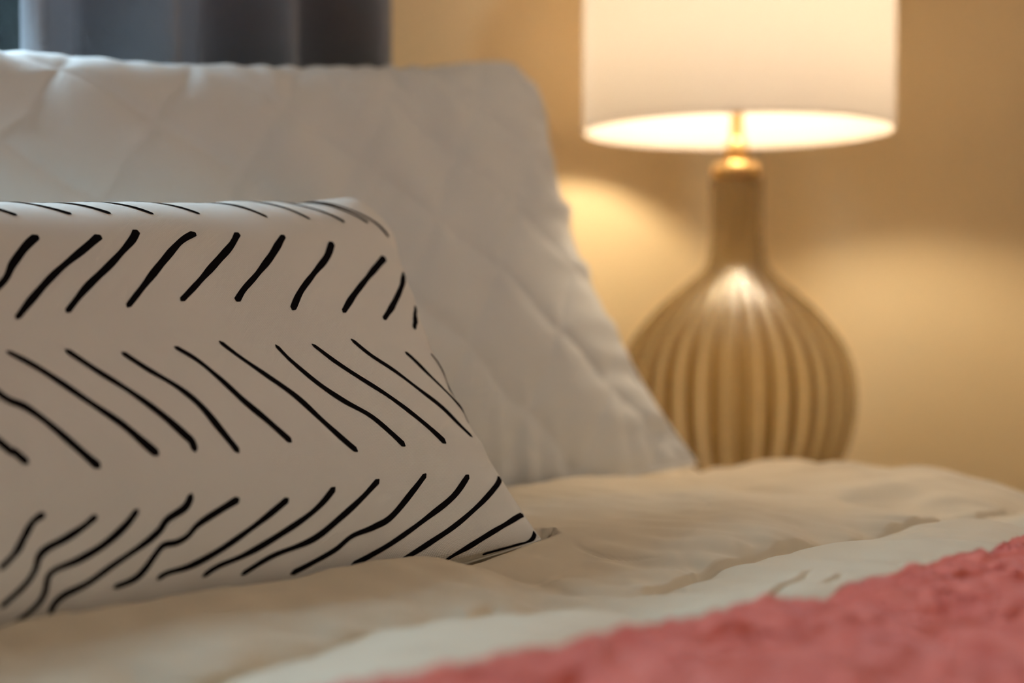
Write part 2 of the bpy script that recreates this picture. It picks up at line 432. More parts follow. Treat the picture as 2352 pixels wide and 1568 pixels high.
# comforter: quilted boxes, a height field over the bed that folds down over the bed's side
SEAM_U = np.array([-.935, -.555, -.175, .205, .585, .985, 1.37]); SEAM_V = np.array([-.965, -.595, -.225, .145, .515, .885, 1.255])
EDGE, EDGE_R = 1.135, .065
CREASES = [(0.6775, 0.5361, 0.6679, 0.5011, 0.0012, 0.0012), (0.5892, 0.4128, 0.6937, 0.4467, 0.0022, 0.0018), (0.6426, 0.4103, 0.6783, 0.4201, 0.0018, 0.0014), (0.5873, 0.5663, 0.6171, 0.5718, 0.0012, 0.0014), (0.4536, 0.4872, 0.5181, 0.5297, 0.006, 0.0035), (0.7517, 0.7008, 0.7801, 0.7031, 0.001, 0.0025), (0.4529, 0.5272, 0.4452, 0.4932, 0.0015, 0.004)]
def comforter_height(u, v):
    vs_ = v + .0022 * waves(u, 0 * u, 3, 6, 5) + .03 * (u - .77) * smooth(u, .6, .7)
    us_ = u + .010 * waves(v, 0 * v, 4, 2.5, 5) - .03 * (v - .515) * np.exp(-((u - .985) / .1) ** 2) * 4
    iu = np.clip(np.searchsorted(SEAM_U, us_) - 1, 0, len(SEAM_U) - 2); iv = np.clip(np.searchsorted(SEAM_V, vs_) - 1, 0, len(SEAM_V) - 2)
    du = np.minimum(us_ - SEAM_U[iu], SEAM_U[iu + 1] - us_); dv = np.minimum(vs_ - SEAM_V[iv], SEAM_V[iv + 1] - vs_)
    du = np.clip(du, 0, 9); dv = np.clip(dv, 0, 9)
    A = np.full((len(SEAM_U) - 1, len(SEAM_V) - 1), .030)
    A[4, 4] = .018; A[3, 4] = .017; A[2, 4] = .017; A[3, 3] = .022; A[4, 3] = .020; A[5, 4] = .018; A[5, 3] = .020
    amp = A[iu, iv]
    L = .040 + .012 * waves(u, v, 9, 5, 8)
    L = np.clip(L, .018, .08)
    Lv = np.where((vs_ < .515) & (vs_ > .145), .014 + .35 * L, L)
    h = amp * (1 - np.exp(-du / L)) * (1 - np.exp(-dv / Lv))
    # stitched gathers: the seam pulls the cloth into pockets
    near = np.exp(-dv / .022) * np.exp(-((v - .515) / .1) ** 2)
    h = h - 0.0020 * near * np.clip(waves(u, 0 * u, 12, 13, 5), -.3, 2)
    for uc, w_, dp in ((.633, .018, .004), (.662, .014, .005), (.700, .028, .005), (.775, .032, .007), (.835, .02, .003), (.920, .040, .009), (1.03, .03, .005),
                       (.50, .03, .004), (.43, .035, .005), (.33, .03, .005), (.27, .02, .004)):
        h = h + dp * np.exp(-((u - uc - .6 * (vs_ - .515)) / w_) ** 4) * smooth(vs_ - .515, .0005, .0050) * np.exp(-np.maximum(vs_ - .515, 0) / .045)
    for (x0, y0, x1, y1, dp, wd) in CREASES:
        ex, ey = x1 - x0, y1 - y0; ln = math.hypot(ex, ey); ex /= ln; ey /= ln
        al = ((u - x0) * ex + (v - y0) * ey) / ln; ac = -(u - x0) * ey + (v - y0) * ex - .10 * ln * (al - .5) ** 2
        h = h - dp * np.exp(-(ac / wd) ** 2) * smooth(al, -.1, .25) * (1 - smooth(al, .75, 1.1)) + .5 * dp * np.exp(-((ac - 2.2 * wd) / (2 * wd)) ** 2) * smooth(al, -.1, .3) * (1 - smooth(al, .7, 1.1))
    back = smooth(vs_, .505, .53)
    puck = (.25 + .75 * back) * np.exp(-dv / .04) * waves(u + .5 * dv, 0 * u, 13, 26, 7) + .7 * np.exp(-du / .05) * waves(v + .4 * du, 0 * v, 14, 24, 7)
    h = h + 0.0009 * puck + 0.0005 * np.exp(-dv / .03) * waves(u + .7 * dv, .2 * dv, 21, 55, 9) * (.3 + .7 * back)
    h = h + 0.0004 * waves(u * .5 + v, v - .4 * u, 22, 26, 12, aniso=(1, .35)) * smooth(waves(u, v, 23, 4, 6), -.2, .8)
    h = h + 0.0011 * waves(u, v, 15, 8, 12) + 0.0005 * waves(u, v, 16, 30, 16, aniso=(1, .6))
    # sharp little creases
    w = waves(u, v, 17, 9, 10); h = h - 0.0012 * np.exp(-(w / .10) ** 2) * smooth(waves(u, v, 18, 5, 8), .4, 1.2)
    # pulled folds beside the bed's edge
    fold = np.sin(2 * np.pi * ((v * .9 + u * .55) / .062) + 1.2 * waves(u, v, 19, 4, 6))
    h = h + 0.0020 * fold * smooth(u, .95, 1.05) * (1 - smooth(u, 1.2, 1.35)) * smooth(v, .5, .62)
    return h - .014
# ---------------------------------------------------------------- MATHS END

# ---------------------------------------------------------------- the bed
bed = empty('bed', (0.19, 0.17, 0.0))
tag(bed, 'double bed under the beige comforter and the pillows', 'bed')
box('mattress', (-.775, -.85, .30), (1.155, 1.06, .560), MATTRESS, bed, .04)
box('bed_base', (-.765, -.84, .16), (1.145, 1.06, .298), UPHOLSTERY, bed, .01)
for x in (-.73, 1.06):
    for y in (-.80, .98):
        box('leg', (x, y, 0.0), (x + .05, y + .05, .16), WOOD, bed, .004)

# ---------------------------------------------------------------- pillows
def cluster(n, p=1.7):
    g = np.linspace(-1, 1, n); return np.sign(g) * (1 - (1 - np.abs(g)) ** p)

def build_pillow(name, surf, P, mat, ns, nt):
    gs, gt = cluster(ns), cluster(nt)
    s, t = np.meshgrid(gs, gt)
    root = empty(name, (P['u'], P['v'], BED_Z))
    V = np.concatenate([surf(s, t, 1).reshape(-1, 3), surf(s, t, -1).reshape(-1, 3)])
    uv = np.stack([s * P['W'] / 2, t * P['H'] / 2], -1).reshape(-1, 2)
    fr = grid_faces(nt, ns); bk = grid_faces(nt, ns, off=ns * nt, flip=True)
    # weld the rim: the back's rim vertices are the front's
    idx = np.arange(2 * ns * nt)
    rim = ((np.abs(s) > .99999) | (np.abs(t) > .99999)).ravel()
    idx[ns * nt:][rim] = np.arange(ns * nt)[rim]
    faces = idx[np.concatenate([fr, bk])]
    used = np.unique(faces); remap = -np.ones(len(idx), int); remap[used] = np.arange(len(used))
    cover = mesh_np('pillow_cover', V[used], remap[faces], mat, root, uv=np.concatenate([uv, uv])[used])
    # stitched seam round the rim
    k = 260
    q = np.linspace(-1, 1, k)
    one = np.ones(k)
    path = np.concatenate([surf(q, -one, 1), surf(one, q, 1), surf(-q, one, 1), surf(-one, -q, 1)])
    path = np.concatenate([path[:1], path[1:][np.linalg.norm(np.diff(path, axis=0), axis=1) > 1e-5]])
    return root, V, path

def tube(name, path, r, mat, parent, m=6, closed=True):
    path = np.asarray(path); n = len(path)
    tg = (np.roll(path, -1, 0) - np.roll(path, 1, 0)) if closed else np.gradient(path, axis=0)
    tg = tg / np.maximum(np.linalg.norm(tg, axis=1, keepdims=True), 1e-9)
    ref = np.tile(np.array([[0.13, .31, .94]]), (n, 1))
    b1 = np.cross(tg, ref); b1 /= np.maximum(np.linalg.norm(b1, axis=1, keepdims=True), 1e-9); b2 = np.cross(tg, b1)
    th = np.linspace(0, 2 * np.pi, m, endpoint=False)
    V = path[:, None] + r * (np.cos(th)[None, :, None] * b1[:, None] + np.sin(th)[None, :, None] * b2[:, None])
    f = grid_faces(n, m, wrap=True)
    if closed:
        c = np.arange(m); c2 = (c + 1) % m; a = (n - 1) * m
        f = np.concatenate([f, np.stack([a + c, a + c2, c2, c], -1)])
    return mesh_np(name, V, f, mat, parent)

qroot, QV, qpath = build_pillow('bed_pillow', quilt_surface, QUILT, PILLOW_WHITE, 340, 250)
tag(qroot, 'large white bed pillow with diamond quilting leaning behind the striped cushion', 'pillow')
tube('seam_piping', qpath, .0016, PILLOW_WHITE, qroot)
QUILT_B = dict(QUILT); QUILT_B['u'] = QUILT['u'] - .86; QUILT_B['yaw'] = 1.0; QUILT_B['v'] = QUILT['v'] + .012  # second pillow added out of view to keep window light off the comforter
QUILT_A = dict(QUILT)
QUILT.update(QUILT_B)
q2root, QV2, q2path = build_pillow('bed_pillow', quilt_surface, QUILT, PILLOW_WHITE, 150, 110)
tag(q2root, 'added unseen white quilted pillow left of the other one, shading the comforter', 'pillow')
tube('seam_piping', q2path, .0016, PILLOW_WHITE, q2root)
QUILT.update(QUILT_A)
droot, DV, dpath = build_pillow('throw_pillow', decor_surface, DECOR, CANVAS, 380, 260)
tag(droot, 'white canvas throw pillow printed with black brush strokes in a herringbone pattern', 'pillow')
tube('seam_piping', dpath, .0012, CANVAS, droot)

# printed strokes: centre lines in the cushion's own cloth coordinates (s, t) with half-widths in mm
STROKES = [
    ([(-0.1233, 0.4434), (-0.1611, 0.3723), (-0.2078, 0.2678), (-0.2589, 0.1478), (-0.3909, -0.0153)], 2.50, 1.90),
    ([(0.0233, 0.4389), (-0.0278, 0.3567), (-0.1189, 0.2211), (-0.1922, 0.0945), (-0.2567, -0.0233)], 2.50, 1.90),
    ([(0.1256, 0.4856), (0.0922, 0.4012), (0.0167, 0.2656), (-0.0656, 0.1389), (-0.1389, 0.0100)], 2.50, 1.90),
    ([(0.2900, 0.5078), (0.2322, 0.4323), (0.1545, 0.2945), (0.0811, 0.1634), (0.0078, 0.0367)], 2.50, 1.90),
    ([(0.4167, 0.5278), (0.3723, 0.4300), (0.2923, 0.2967), (0.2145, 0.1722), (0.1522, 0.0789)], 2.50, 1.90),
    ([(0.5545, 0.5323), (0.4789, 0.3812), (0.4056, 0.2567), (0.3456, 0.1656), (0.3078, 0.0967)], 2.50, 1.90),
    ([(0.7167, 0.5367), (0.6656, 0.4167), (0.5812, 0.2789), (0.5101, 0.1634), (0.4567, 0.0567)], 2.50, 1.90),
    ([(0.9057, 0.4923), (0.8079, 0.3523), (0.7101, 0.2056), (0.6256, 0.0700)], 2.50, 1.90),
    ([(0.9901, 0.4456), (0.9057, 0.2745), (0.8479, 0.1700), (0.7812, 0.0722)], 2.50, 1.90),
    ([(0.9834, 0.2345), (0.9479, 0.1433), (0.9057, 0.0545)], 2.50, 1.90),
    ([(-0.5585, -0.1411), (-0.3723, -0.5012), (-0.3500, -0.5323), (-0.3256, -0.5767)], 1.70, 2.20),
    ([(-0.4140, -0.1722), (-0.3500, -0.3411), (-0.3056, -0.3945), (-0.2611, -0.4656), (-0.2189, -0.5412), (-0.1811, -0.6078)], 1.70, 2.20),
    ([(-0.3078, -0.1700), (-0.2678, -0.2278), (-0.2256, -0.2967), (-0.1745, -0.3812), (-0.1145, -0.4745), (-0.0789, -0.5412), (-0.0522, -0.5878)], 1.70, 2.20),
    ([(-0.1811, -0.1678), (-0.1322, -0.2611), (-0.0745, -0.3567), (-0.0233, -0.4478), (0.0144, -0.5212), (0.0300, -0.5523), (0.0322, -0.5878)], 1.70, 2.20),
    ([(-0.0567, -0.1834), (-0.0144, -0.2656), (0.0389, -0.3500), (0.0745, -0.4234), (0.1056, -0.5123), (0.1389, -0.5967)], 1.70, 2.20),
    ([(0.0745, -0.1589), (0.1122, -0.2234), (0.1456, -0.3056), (0.1878, -0.4078), (0.2389, -0.4945), (0.2834, -0.5678)], 1.70, 2.20),
    ([(0.1967, -0.1278), (0.2300, -0.2078), (0.2767, -0.2923), (0.3367, -0.3878), (0.3878, -0.4878), (0.4345, -0.5656), (0.4656, -0.6101)], 1.70, 2.20),
    ([(0.3500, -0.1367), (0.3723, -0.2211), (0.4189, -0.3256), (0.4767, -0.4034), (0.5434, -0.4656), (0.5945, -0.5389), (0.6278, -0.5901)], 1.70, 2.20),
    ([(0.4612, -0.1256), (0.5078, -0.2122), (0.5678, -0.2945), (0.6456, -0.3812), (0.7145, -0.4634), (0.7879, -0.5701)], 1.70, 2.20),
    ([(0.6034, -0.0811), (0.6456, -0.1589), (0.7167, -0.2367), (0.7834, -0.3278), (0.8657, -0.4145), (0.9279, -0.5212)], 1.70, 2.20),
    ([(0.8012, -0.1100), (0.8479, -0.1834), (0.9012, -0.2567), (0.9412, -0.3278), (0.9857, -0.3700), (0.9923, -0.4078)], 1.70, 2.20),
    ([(0.9412, -0.0700), (0.9612, -0.1322), (0.9923, -0.2056), (0.9701, -0.2923)], 1.70, 2.20),
    ([(-0.3100, -0.7234), (-0.3278, -0.7345), (-0.3411, -0.7501), (-0.3589, -0.7834), (-0.3789, -0.8212), (-0.4145, -0.8612)], 1.90, 1.50),
    ([(-0.2056, -0.7434), (-0.2389, -0.7723), (-0.2789, -0.7990), (-0.3145, -0.8168), (-0.3345, -0.8368), (-0.3456, -0.8701), (-0.3700, -0.9057), (-0.4189, -0.9501)], 1.90, 1.50),
    ([(-0.1189, -0.7412), (-0.1500, -0.7812), (-0.2011, -0.8256), (-0.2589, -0.8590), (-0.3034, -0.8745), (-0.3211, -0.8901), (-0.3300, -0.9257), (-0.3456, -0.9501), (-0.3745, -0.9723), (-0.4123, -0.9946)], 1.90, 1.50),
    ([(0.0056, -0.7123), (-0.0144, -0.7501), (-0.0589, -0.7790), (-0.0811, -0.8079), (-0.1189, -0.8390), (-0.1878, -0.8812), (-0.2456, -0.9190), (-0.2945, -0.9390), (-0.3145, -0.9568), (-0.3211, -0.9790)], 1.90, 1.50),
    ([(0.1167, -0.7390), (0.0589, -0.7723), (0.0078, -0.8034), (-0.0189, -0.8301), (-0.0456, -0.8434), (-0.0767, -0.8479), (-0.0989, -0.8723), (-0.1256, -0.9057), (-0.1500, -0.9234), (-0.1922, -0.9345)], 1.90, 1.50),
    ([(0.2411, -0.7523), (0.1856, -0.7945), (0.1145, -0.8412), (0.0456, -0.8812), (-0.0167, -0.9057), (-0.0722, -0.9168), (-0.0989, -0.9301)], 1.90, 1.50),
    ([(0.3723, -0.7301), (0.3278, -0.7768), (0.2767, -0.8145), (0.1856, -0.8657), (0.1078, -0.8990), (0.0411, -0.9190), (0.0056, -0.9368)], 1.90, 1.50),
    ([(0.5078, -0.7145), (0.4412, -0.7745), (0.3678, -0.8301), (0.3034, -0.8723), (0.2411, -0.8945), (0.1700, -0.9145), (0.0967, -0.9457)], 1.90, 1.50),
    ([(0.6701, -0.6990), (0.6101, -0.7590), (0.5189, -0.8434), (0.4634, -0.8679), (0.3967, -0.8857), (0.3456, -0.9168), (0.2856, -0.9390), (0.2211, -0.9612)], 1.90, 1.50),
    ([(0.8301, -0.7056), (0.7390, -0.7923), (0.6278, -0.8612), (0.5189, -0.9190), (0.4434, -0.9457), (0.3878, -0.9612)], 1.90, 1.50),
    ([(0.9946, -0.6879), (0.9301, -0.7501), (0.8234, -0.8323), (0.7079, -0.9034), (0.6123, -0.9457), (0.5167, -0.9812)], 1.90, 1.50),
    ([(0.9946, -0.8768), (0.8923, -0.9212), (0.7879, -0.9590), (0.7256, -0.9790), (0.6723, -0.9946)], 1.90, 1.50),
    ([(0.9980, -0.9634), (0.9657, -0.9946), (0.9057, -0.9980), (0.8456, -0.9980), (0.8012, -0.9980)], 1.90, 1.50),
    ([(-0.3552, 0.9567), (-0.2464, 0.7867), (-0.1456, 0.5967)], 1.60, 1.60),
    ([(-0.2241, 0.9701), (-0.1153, 0.8001), (-0.0144, 0.6101)], 1.60, 1.60),
    ([(-0.1241, 0.9790), (-0.0152, 0.8090), (0.0856, 0.6190)], 1.60, 1.60),
    ([(-0.0063, 0.9967), (0.1025, 0.8267), (0.2034, 0.6367)], 1.60, 1.60),
    ([(0.1315, 0.9980), (0.2403, 0.8645), (0.3411, 0.6745)], 1.60, 1.60),
    ([(0.3293, 0.9980), (0.4381, 0.8690), (0.5389, 0.6790)], 1.60, 1.60),
    ([(0.4693, 0.9980), (0.5782, 0.8956), (0.6790, 0.7056)], 1.60, 1.60),
    ([(0.5871, 0.9980), (0.6959, 0.9001), (0.7968, 0.7101)], 1.60, 1.60),
    ([(0.6783, 0.9980), (0.7871, 0.9156), (0.8879, 0.7256)], 1.60, 1.60),
    ([(0.7494, 0.9980), (0.8582, 0.8490), (0.9590, 0.6590)], 1.60, 1.60),
    ([(-0.2583, 0.4434), (-0.3871, 0.2140), (-0.5259, -0.0153)], 2.50, 1.90),
    ([(-0.4902, 0.9567), (-0.3854, 0.7767), (-0.2806, 0.5967)], 1.60, 1.60),
    ([(-0.6840, -0.1722), (-0.5676, -0.3800), (-0.4511, -0.6078)], 1.70, 2.20),
    ([(-0.4450, -0.7234), (-0.6076, -0.8301), (-0.7703, -0.9368)], 1.90, 1.50),
    ([(-0.3933, 0.4434), (-0.5221, 0.2140), (-0.6609, -0.0153)], 2.50, 1.90),
    ([(-0.6252, 0.9567), (-0.5204, 0.7767), (-0.4156, 0.5967)], 1.60, 1.60),
    ([(-0.8190, -0.1722), (-0.7026, -0.3800), (-0.5861, -0.6078)], 1.70, 2.20),
    ([(-0.5800, -0.7234), (-0.7426, -0.8301), (-0.9053, -0.9368)], 1.90, 1.50),
    ([(-0.5283, 0.4434), (-0.6571, 0.2140), (-0.7959, -0.0153)], 2.50, 1.90),
    ([(-0.7602, 0.9567), (-0.6554, 0.7767), (-0.5506, 0.5967)], 1.60, 1.60),
    ([(-0.9540, -0.1722), (-0.8376, -0.3800), (-0.7211, -0.6078)], 1.70, 2.20),
    ([(-0.6633, 0.4434), (-0.7921, 0.2140), (-0.9309, -0.0153)], 2.50, 1.90),
    ([(-0.8952, 0.9567), (-0.7904, 0.7767), (-0.6856, 0.5967)], 1.60, 1.60),
]
def build_strokes():
    VV, FF, off = [], [], 0
    for pts, w0, w1 in STROKES:
        p = np.array(pts, float)
        d = np.concatenate([[0], np.cumsum(np.hypot(np.diff(p[:, 0]) * .26, np.diff(p[:, 1]) * .157))])
        n = 48
        q = np.linspace(0, d[-1], n)
        # smooth the polyline with a Catmull-Rom pass
        P_ = np.vstack([2 * p[0] - p[1], p, 2 * p[-1] - p[-2]])
        out = []
        for x in q:
            i = min(max(np.searchsorted(d, x) - 1, 0), len(p) - 2)
            u = (x - d[i]) / max(d[i + 1] - d[i], 1e-9)
            p0, p1, p2, p3 = P_[i], P_[i + 1], P_[i + 2], P_[i + 3]
            out.append(.5 * (2 * p1 + (p2 - p0) * u + (2 * p0 - 5 * p1 + 4 * p2 - p3) * u * u + (3 * p1 - p0 - 3 * p2 + p3) * u ** 3))
        c = np.clip(np.array(out), -.9985, .9985)
        S = lambda st: decor_surface(st[:, 0], st[:, 1], 1)
        X = S(c)
        e = 1e-3
        Ds = (S(np.clip(c + [e, 0], -.9995, .9995)) - S(c - [e, 0])) / (2 * e)
        Dt = (S(np.clip(c + [0, e], -.9995, .9995)) - S(c - [0, e])) / (2 * e)
        N_ = np.cross(Ds, Dt); N_ /= np.linalg.norm(N_, axis=1, keepdims=True)
        if np.median(N_[:, 1]) > 0: N_ = -N_
        Tn = np.gradient(X, axis=0); Tn /= np.maximum(np.linalg.norm(Tn, axis=1, keepdims=True), 1e-9)
        B = np.cross(N_, Tn)
        L_ = d[-1]; f = q / L_
        w = (w0 + (w1 - w0) * f) * 1e-3 * (1 + .10 * np.sin(9 * f + len(VV)) + .06 * np.sin(23 * f + 2 * len(VV)))
        cap0 = np.clip(q / (w0 * 1.2e-3), 0, 1); cap1 = np.clip((L_ - q) / (w1 * 1.2e-3), 0, 1)
        w = w * np.sqrt(np.clip(1 - (1 - cap0) ** 2, .03, 1)) * np.sqrt(np.clip(1 - (1 - cap1) ** 2, .03, 1))
        # step across in cloth coordinates so that every point lies on the cloth
        G = np.stack([np.stack([(Ds * Ds).sum(1), (Ds * Dt).sum(1)], -1), np.stack([(Ds * Dt).sum(1), (Dt * Dt).sum(1)], -1)], 1)
        rhs = np.stack([(Ds * B).sum(1), (Dt * B).sum(1)], -1)
        dst = np.linalg.solve(G + 1e-9 * np.eye(2), rhs[..., None])[..., 0]
        cols = [np.clip(c + dst * (w * k)[:, None], -.9992, .9992) for k in (-1, -.5, 0, .5, 1)]
        R = np.stack([S(cc) + N_ * .00028 for cc in cols], 1)
        VV.append(R.reshape(-1, 3)); FF.append(grid_faces(n, 5, off)); off += n * 5
    o = mesh_np('printed_strokes', np.concatenate(VV), np.concatenate(FF), INK, droot)
    return tag(o, 'black brush stroke print')
build_strokes()

# ---------------------------------------------------------------- comforter
def seq(*parts):
    return np.unique(np.round(np.concatenate([np.arange(a, b, st) for a, b, st in parts]), 6))
def under_pillows(U, Vv, Z):
    """let the pillows press into the filling: the cloth stays below their undersides"""
    cell = .004
    u0, v0 = -.8, .55
    nu_, nv_ = int(2.1 / cell), int(.75 / cell)
    H = np.full((nu_, nv_), 9.0)
    for PV in (QV, QV2, DV):
        m = PV[:, 2] < BED_Z + .12
        iu = ((PV[m, 0] - u0) / cell).astype(int); iv = ((PV[m, 1] - v0) / cell).astype(int)
        ok = (iu >= 0) & (iu < nu_) & (iv >= 0) & (iv < nv_)
        np.minimum.at(H, (iu[ok], iv[ok]), PV[m, 2][ok])
    for _ in range(3):   # close pin holes
        H = np.minimum.reduce([H, np.roll(H, 1, 0), np.roll(H, -1, 0), np.roll(H, 1, 1), np.roll(H, -1, 1)])
    H = H - .0015
    Hs = np.minimum(H, BED_Z + .05)
    for _ in range(5):
        Hs = np.minimum((Hs + np.roll(Hs, 1, 0) + np.roll(Hs, -1, 0) + np.roll(Hs, 1, 1) + np.roll(Hs, -1, 1)) / 5, np.minimum(H, BED_Z + .05))
    iu = np.clip(((U - u0) / cell).astype(int), 0, nu_ - 1); iv = np.clip(((Vv - v0) / cell).astype(int), 0, nv_ - 1)
    inside = (U > u0) & (U < u0 + nu_ * cell) & (Vv > v0) & (Vv < v0 + nv_ * cell)
    return np.where(inside, np.minimum(Z, Hs[iu, iv]), Z)

def drape(arc, Vv, h, base=BED_Z, lift=0.0):
    """arc = distance across the bed; past EDGE the cloth turns over the side and hangs"""
    r = EDGE_R
    q = np.clip((arc - EDGE) / r, 0, np.pi / 2); hang = np.clip(arc - EDGE - r * np.pi / 2, 0, None)
    nx, nz = np.sin(q), np.cos(q)
    x = np.minimum(arc, EDGE) + r * np.sin(q); z = base - r * (1 - np.cos(q)) - hang
    h = h + lift
    return np.stack([x + nx * h, Vv, z + nz * h], -1)

def bed_dip(u, v):
    return -.010 * smooth(v, .68, .95) * smooth(u, .80, 1.0) - .006 * (1 - smooth(v, .45, .60)) * smooth(u, .95, 1.1)

cu = seq((-.775, .15, .012), (.15, 1.22, .0022), (1.22, 1.30, .004), (1.30, 1.58, .010)); cv = seq((-.84, .20, .015), (.20, .40, .006), (.40, .62, .0016), (.62, .95, .0026), (.95, 1.085, .01))
U, Vv = np.meshgrid(cu, cv)
h = comforter_height(U, Vv) + bed_dip(U, Vv)
CX_ = drape(U, Vv, h)
CX_[..., 2] = under_pillows(CX_[..., 0], CX_[..., 1], CX_[..., 2])
CX_[..., 2] = np.where(U < EDGE, np.maximum(CX_[..., 2], .562), CX_[..., 2])
cuv = np.stack([U, Vv], -1)
comf = mesh_np('comforter', CX_, grid_faces(len(cv), len(cu)), BEIGE, uv=cuv)
tag(comf, 'beige box-quilted comforter spread over the bed beneath the pillows', 'comforter')

# ---------------------------------------------------------------- coral throw
THROW_EDGE = .366
tu = seq((-.775, .20, .010), (.20, .95, .0025), (.95, 1.55, .008)); tv = seq((-.72, .10, .012), (.10, THROW_EDGE - .008, .0025)); 
tv = np.concatenate([tv, THROW_EDGE - .008 + .008 * np.sin(np.linspace(0, np.pi / 2, 7))[1:]])
U, Vv = np.meshgrid(tu, tv)
edge_wave = .0022 * waves(U, 0 * U, 71, 4, 6) + .0013 * waves(U, 0 * U, 72, 18, 6) - .075 * (U - .6)
Vw = Vv + edge_wave * smooth(Vv, .0, .36)
def throw_relief(u, v):
    w = waves(u, v, 73, 16, 14); w2 = waves(u, v, 74, 34, 16); w3 = waves(u, v, 76, 80, 20)
    return .0009 * w + .0014 * np.abs(w2) - .0036 * np.exp(-(waves(u, v, 75, 18, 14) / .20) ** 2) * smooth(waves(u, v, 77, 12, 8), -.3, .8) + .0004 * w3
roll = np.sqrt(np.clip(1 - ((Vv - (THROW_EDGE - .008)) / .008).clip(0, 1) ** 2, 0, 1))
hh = comforter_height(U, Vw) + bed_dip(U, Vw)
# the blanket bridges the quilting valleys
hs = np.maximum(hh + .0005, .35 * hh + .008)
TH = hs + .002 + (.008 + throw_relief(U, Vw)) * roll
TX = drape(U, Vw, TH)
thr = empty('throw_blanket', (0.6, -.15, BED_Z))
tag(thr, 'coral pink plush throw blanket lying across the beige comforter', 'blanket')
mesh_np('blanket_cloth', TX, grid_faces(len(tv), len(tu)), CORAL, thr, uv=np.stack([U, Vv], -1))
# its pile: short leaning fibres on the stretch in view
r = np.random.RandomState(9)
nb = 150000
fu = r.uniform(.20, .95, nb); fv = THROW_EDGE - .25 * r.uniform(0, 1, nb) ** 1.3
ew = .0022 * waves(fu, 0 * fu, 71, 4, 6) + .0013 * waves(fu, 0 * fu, 72, 18, 6) - .075 * (fu - .6)
fw_ = fv + ew * smooth(fv, .0, .36)
ro = np.sqrt(np.clip(1 - ((fv - (THROW_EDGE - .008)) / .008).clip(0, 1) ** 2, 0, 1))
h0 = comforter_height(fu, fw_) + bed_dip(fu, fw_)
zz = np.maximum(h0 + .0005, .35 * h0 + .008) + .002 + (.008 + throw_relief(fu, fw_)) * ro - .0006
root_p = drape(fu, fw_, zz)
ang = waves(fu, fv, 81, 14, 10) * 1.6 + r.normal(0, .5, nb)
ln = r.uniform(.0014, .0030, nb)
lean_ = np.stack([np.cos(ang), np.sin(ang), np.full(nb, .9)], -1); lean_ /= np.linalg.norm(lean_, axis=1, keepdims=True)
lean_[:, 1] += (1 - ro) * .9
side_ = np.stack([-np.sin(ang), np.cos(ang), np.zeros(nb)], -1) * .00024
FV = np.stack([root_p - side_, root_p + side_, root_p + lean_ * ln[:, None]], 1).reshape(-1, 3)
pile = mesh_np('pile', FV, np.arange(3 * nb).reshape(-1, 3), CORAL, thr, smooth=False)
tag(pile, kind='stuff')

# ---------------------------------------------------------------- curtain
nu, nz = 420, 40
cq = np.linspace(0, 1, nu); zq = np.linspace(.02, RZ - .004, nz)
crest = np.array([.470, .585, .710, .852, .972]);
U, Zc = np.meshgrid(np.linspace(.548, .945, nu), zq)
ph = np.interp(U, [.43, .56, .688, .82, .937], [-1, 0, 1, 2, 3])
am = .046 + .005 * np.sin(U * 31) 
sw = .010 * np.sin(Zc * 2.1 + U * 9)
Y = 1.164 - am * (np.cos(2 * np.pi * ph) + .22 * np.cos(4 * np.pi * ph + .6)) * (.92 + .08 * np.cos(Zc * 1.3)) + sw * .3
X = U + .022 * np.sin(2 * np.pi * ph) * 0 + sw * .4
Y2 = np.minimum(Y, RY1 - .02)
Vc = np.stack([X, Y2, Zc], -1)
# the cloth's own thickness: a second layer 2 mm behind, closed at the rims
curt = mesh_np('curtain', Vc, grid_faces(nz, nu), CURTAIN)
sm = curt.modifiers.new('thickness', 'SOLIDIFY'); sm.thickness = .0012; sm.offset = 0
tag(curt, 'charcoal grey curtain hanging in deep folds beside the window', 'curtain')

# ---------------------------------------------------------------- nightstand
NX, NY, NZ = 1.367, .995, .490
ns = empty('nightstand', (NX + .06, NY, 0))
tag(ns, 'dark wooden nightstand carrying the lamp beyond the bed', 'nightstand')
box('table_top', (1.225, .78, NZ - .025), (1.66, 1.20, NZ), WOOD, ns, .004)
box('body', (1.235, .795, .16), (1.65, 1.195, NZ - .025), WOOD, ns, .003)
dr = box('drawer', (1.25, .783, .27), (1.635, .795, NZ - .04), WOOD, ns, .003)
kb = lathe('knob', [(.0, -.02), (.012, -.018), (.015, -.010), (.007, -.004), (.006, 0.0)], BRASS, None, 20)
kb.data.transform(Matrix.Translation((1.44, .783, .36)) @ Matrix.Rotation(math.radians(-90), 4, 'X'))
place(kb, dr)
for x in (1.24, 1.61):
    for y in (.80, 1.15):
        box('leg', (x, y, 0), (x + .035, y + .035, .16), WOOD, ns, .003)

# ---------------------------------------------------------------- table lamp
lamp = empty('table_lamp', (NX, NY, NZ))
tag(lamp, 'table lamp with ribbed amber glass base and cream drum shade', 'lamp')
PX = 1.67 / 3267.0
def zy(y): return .753 + (690 - y) * PX
prof_px = [(410, 60), (440, 60), (480, 60), (520, 60), (550, 61), (580, 64), (600, 68), (612, 73), (630, 88), (647, 106), (670, 133), (697, 163), (722, 188), (750, 212), (772, 229), (795, 243), (822, 255),
           (850, 263), (880, 268), (910, 269), (945, 268), (980, 263), (1015, 254), (1050, 240), (1085, 220), (1115, 196), (1145, 163), (1165, 130), (1178, 95), (1186, 60)]
pr = np.array(prof_px, float)
zz_ = zy(pr[:, 0]); rr = pr[:, 1] * PX
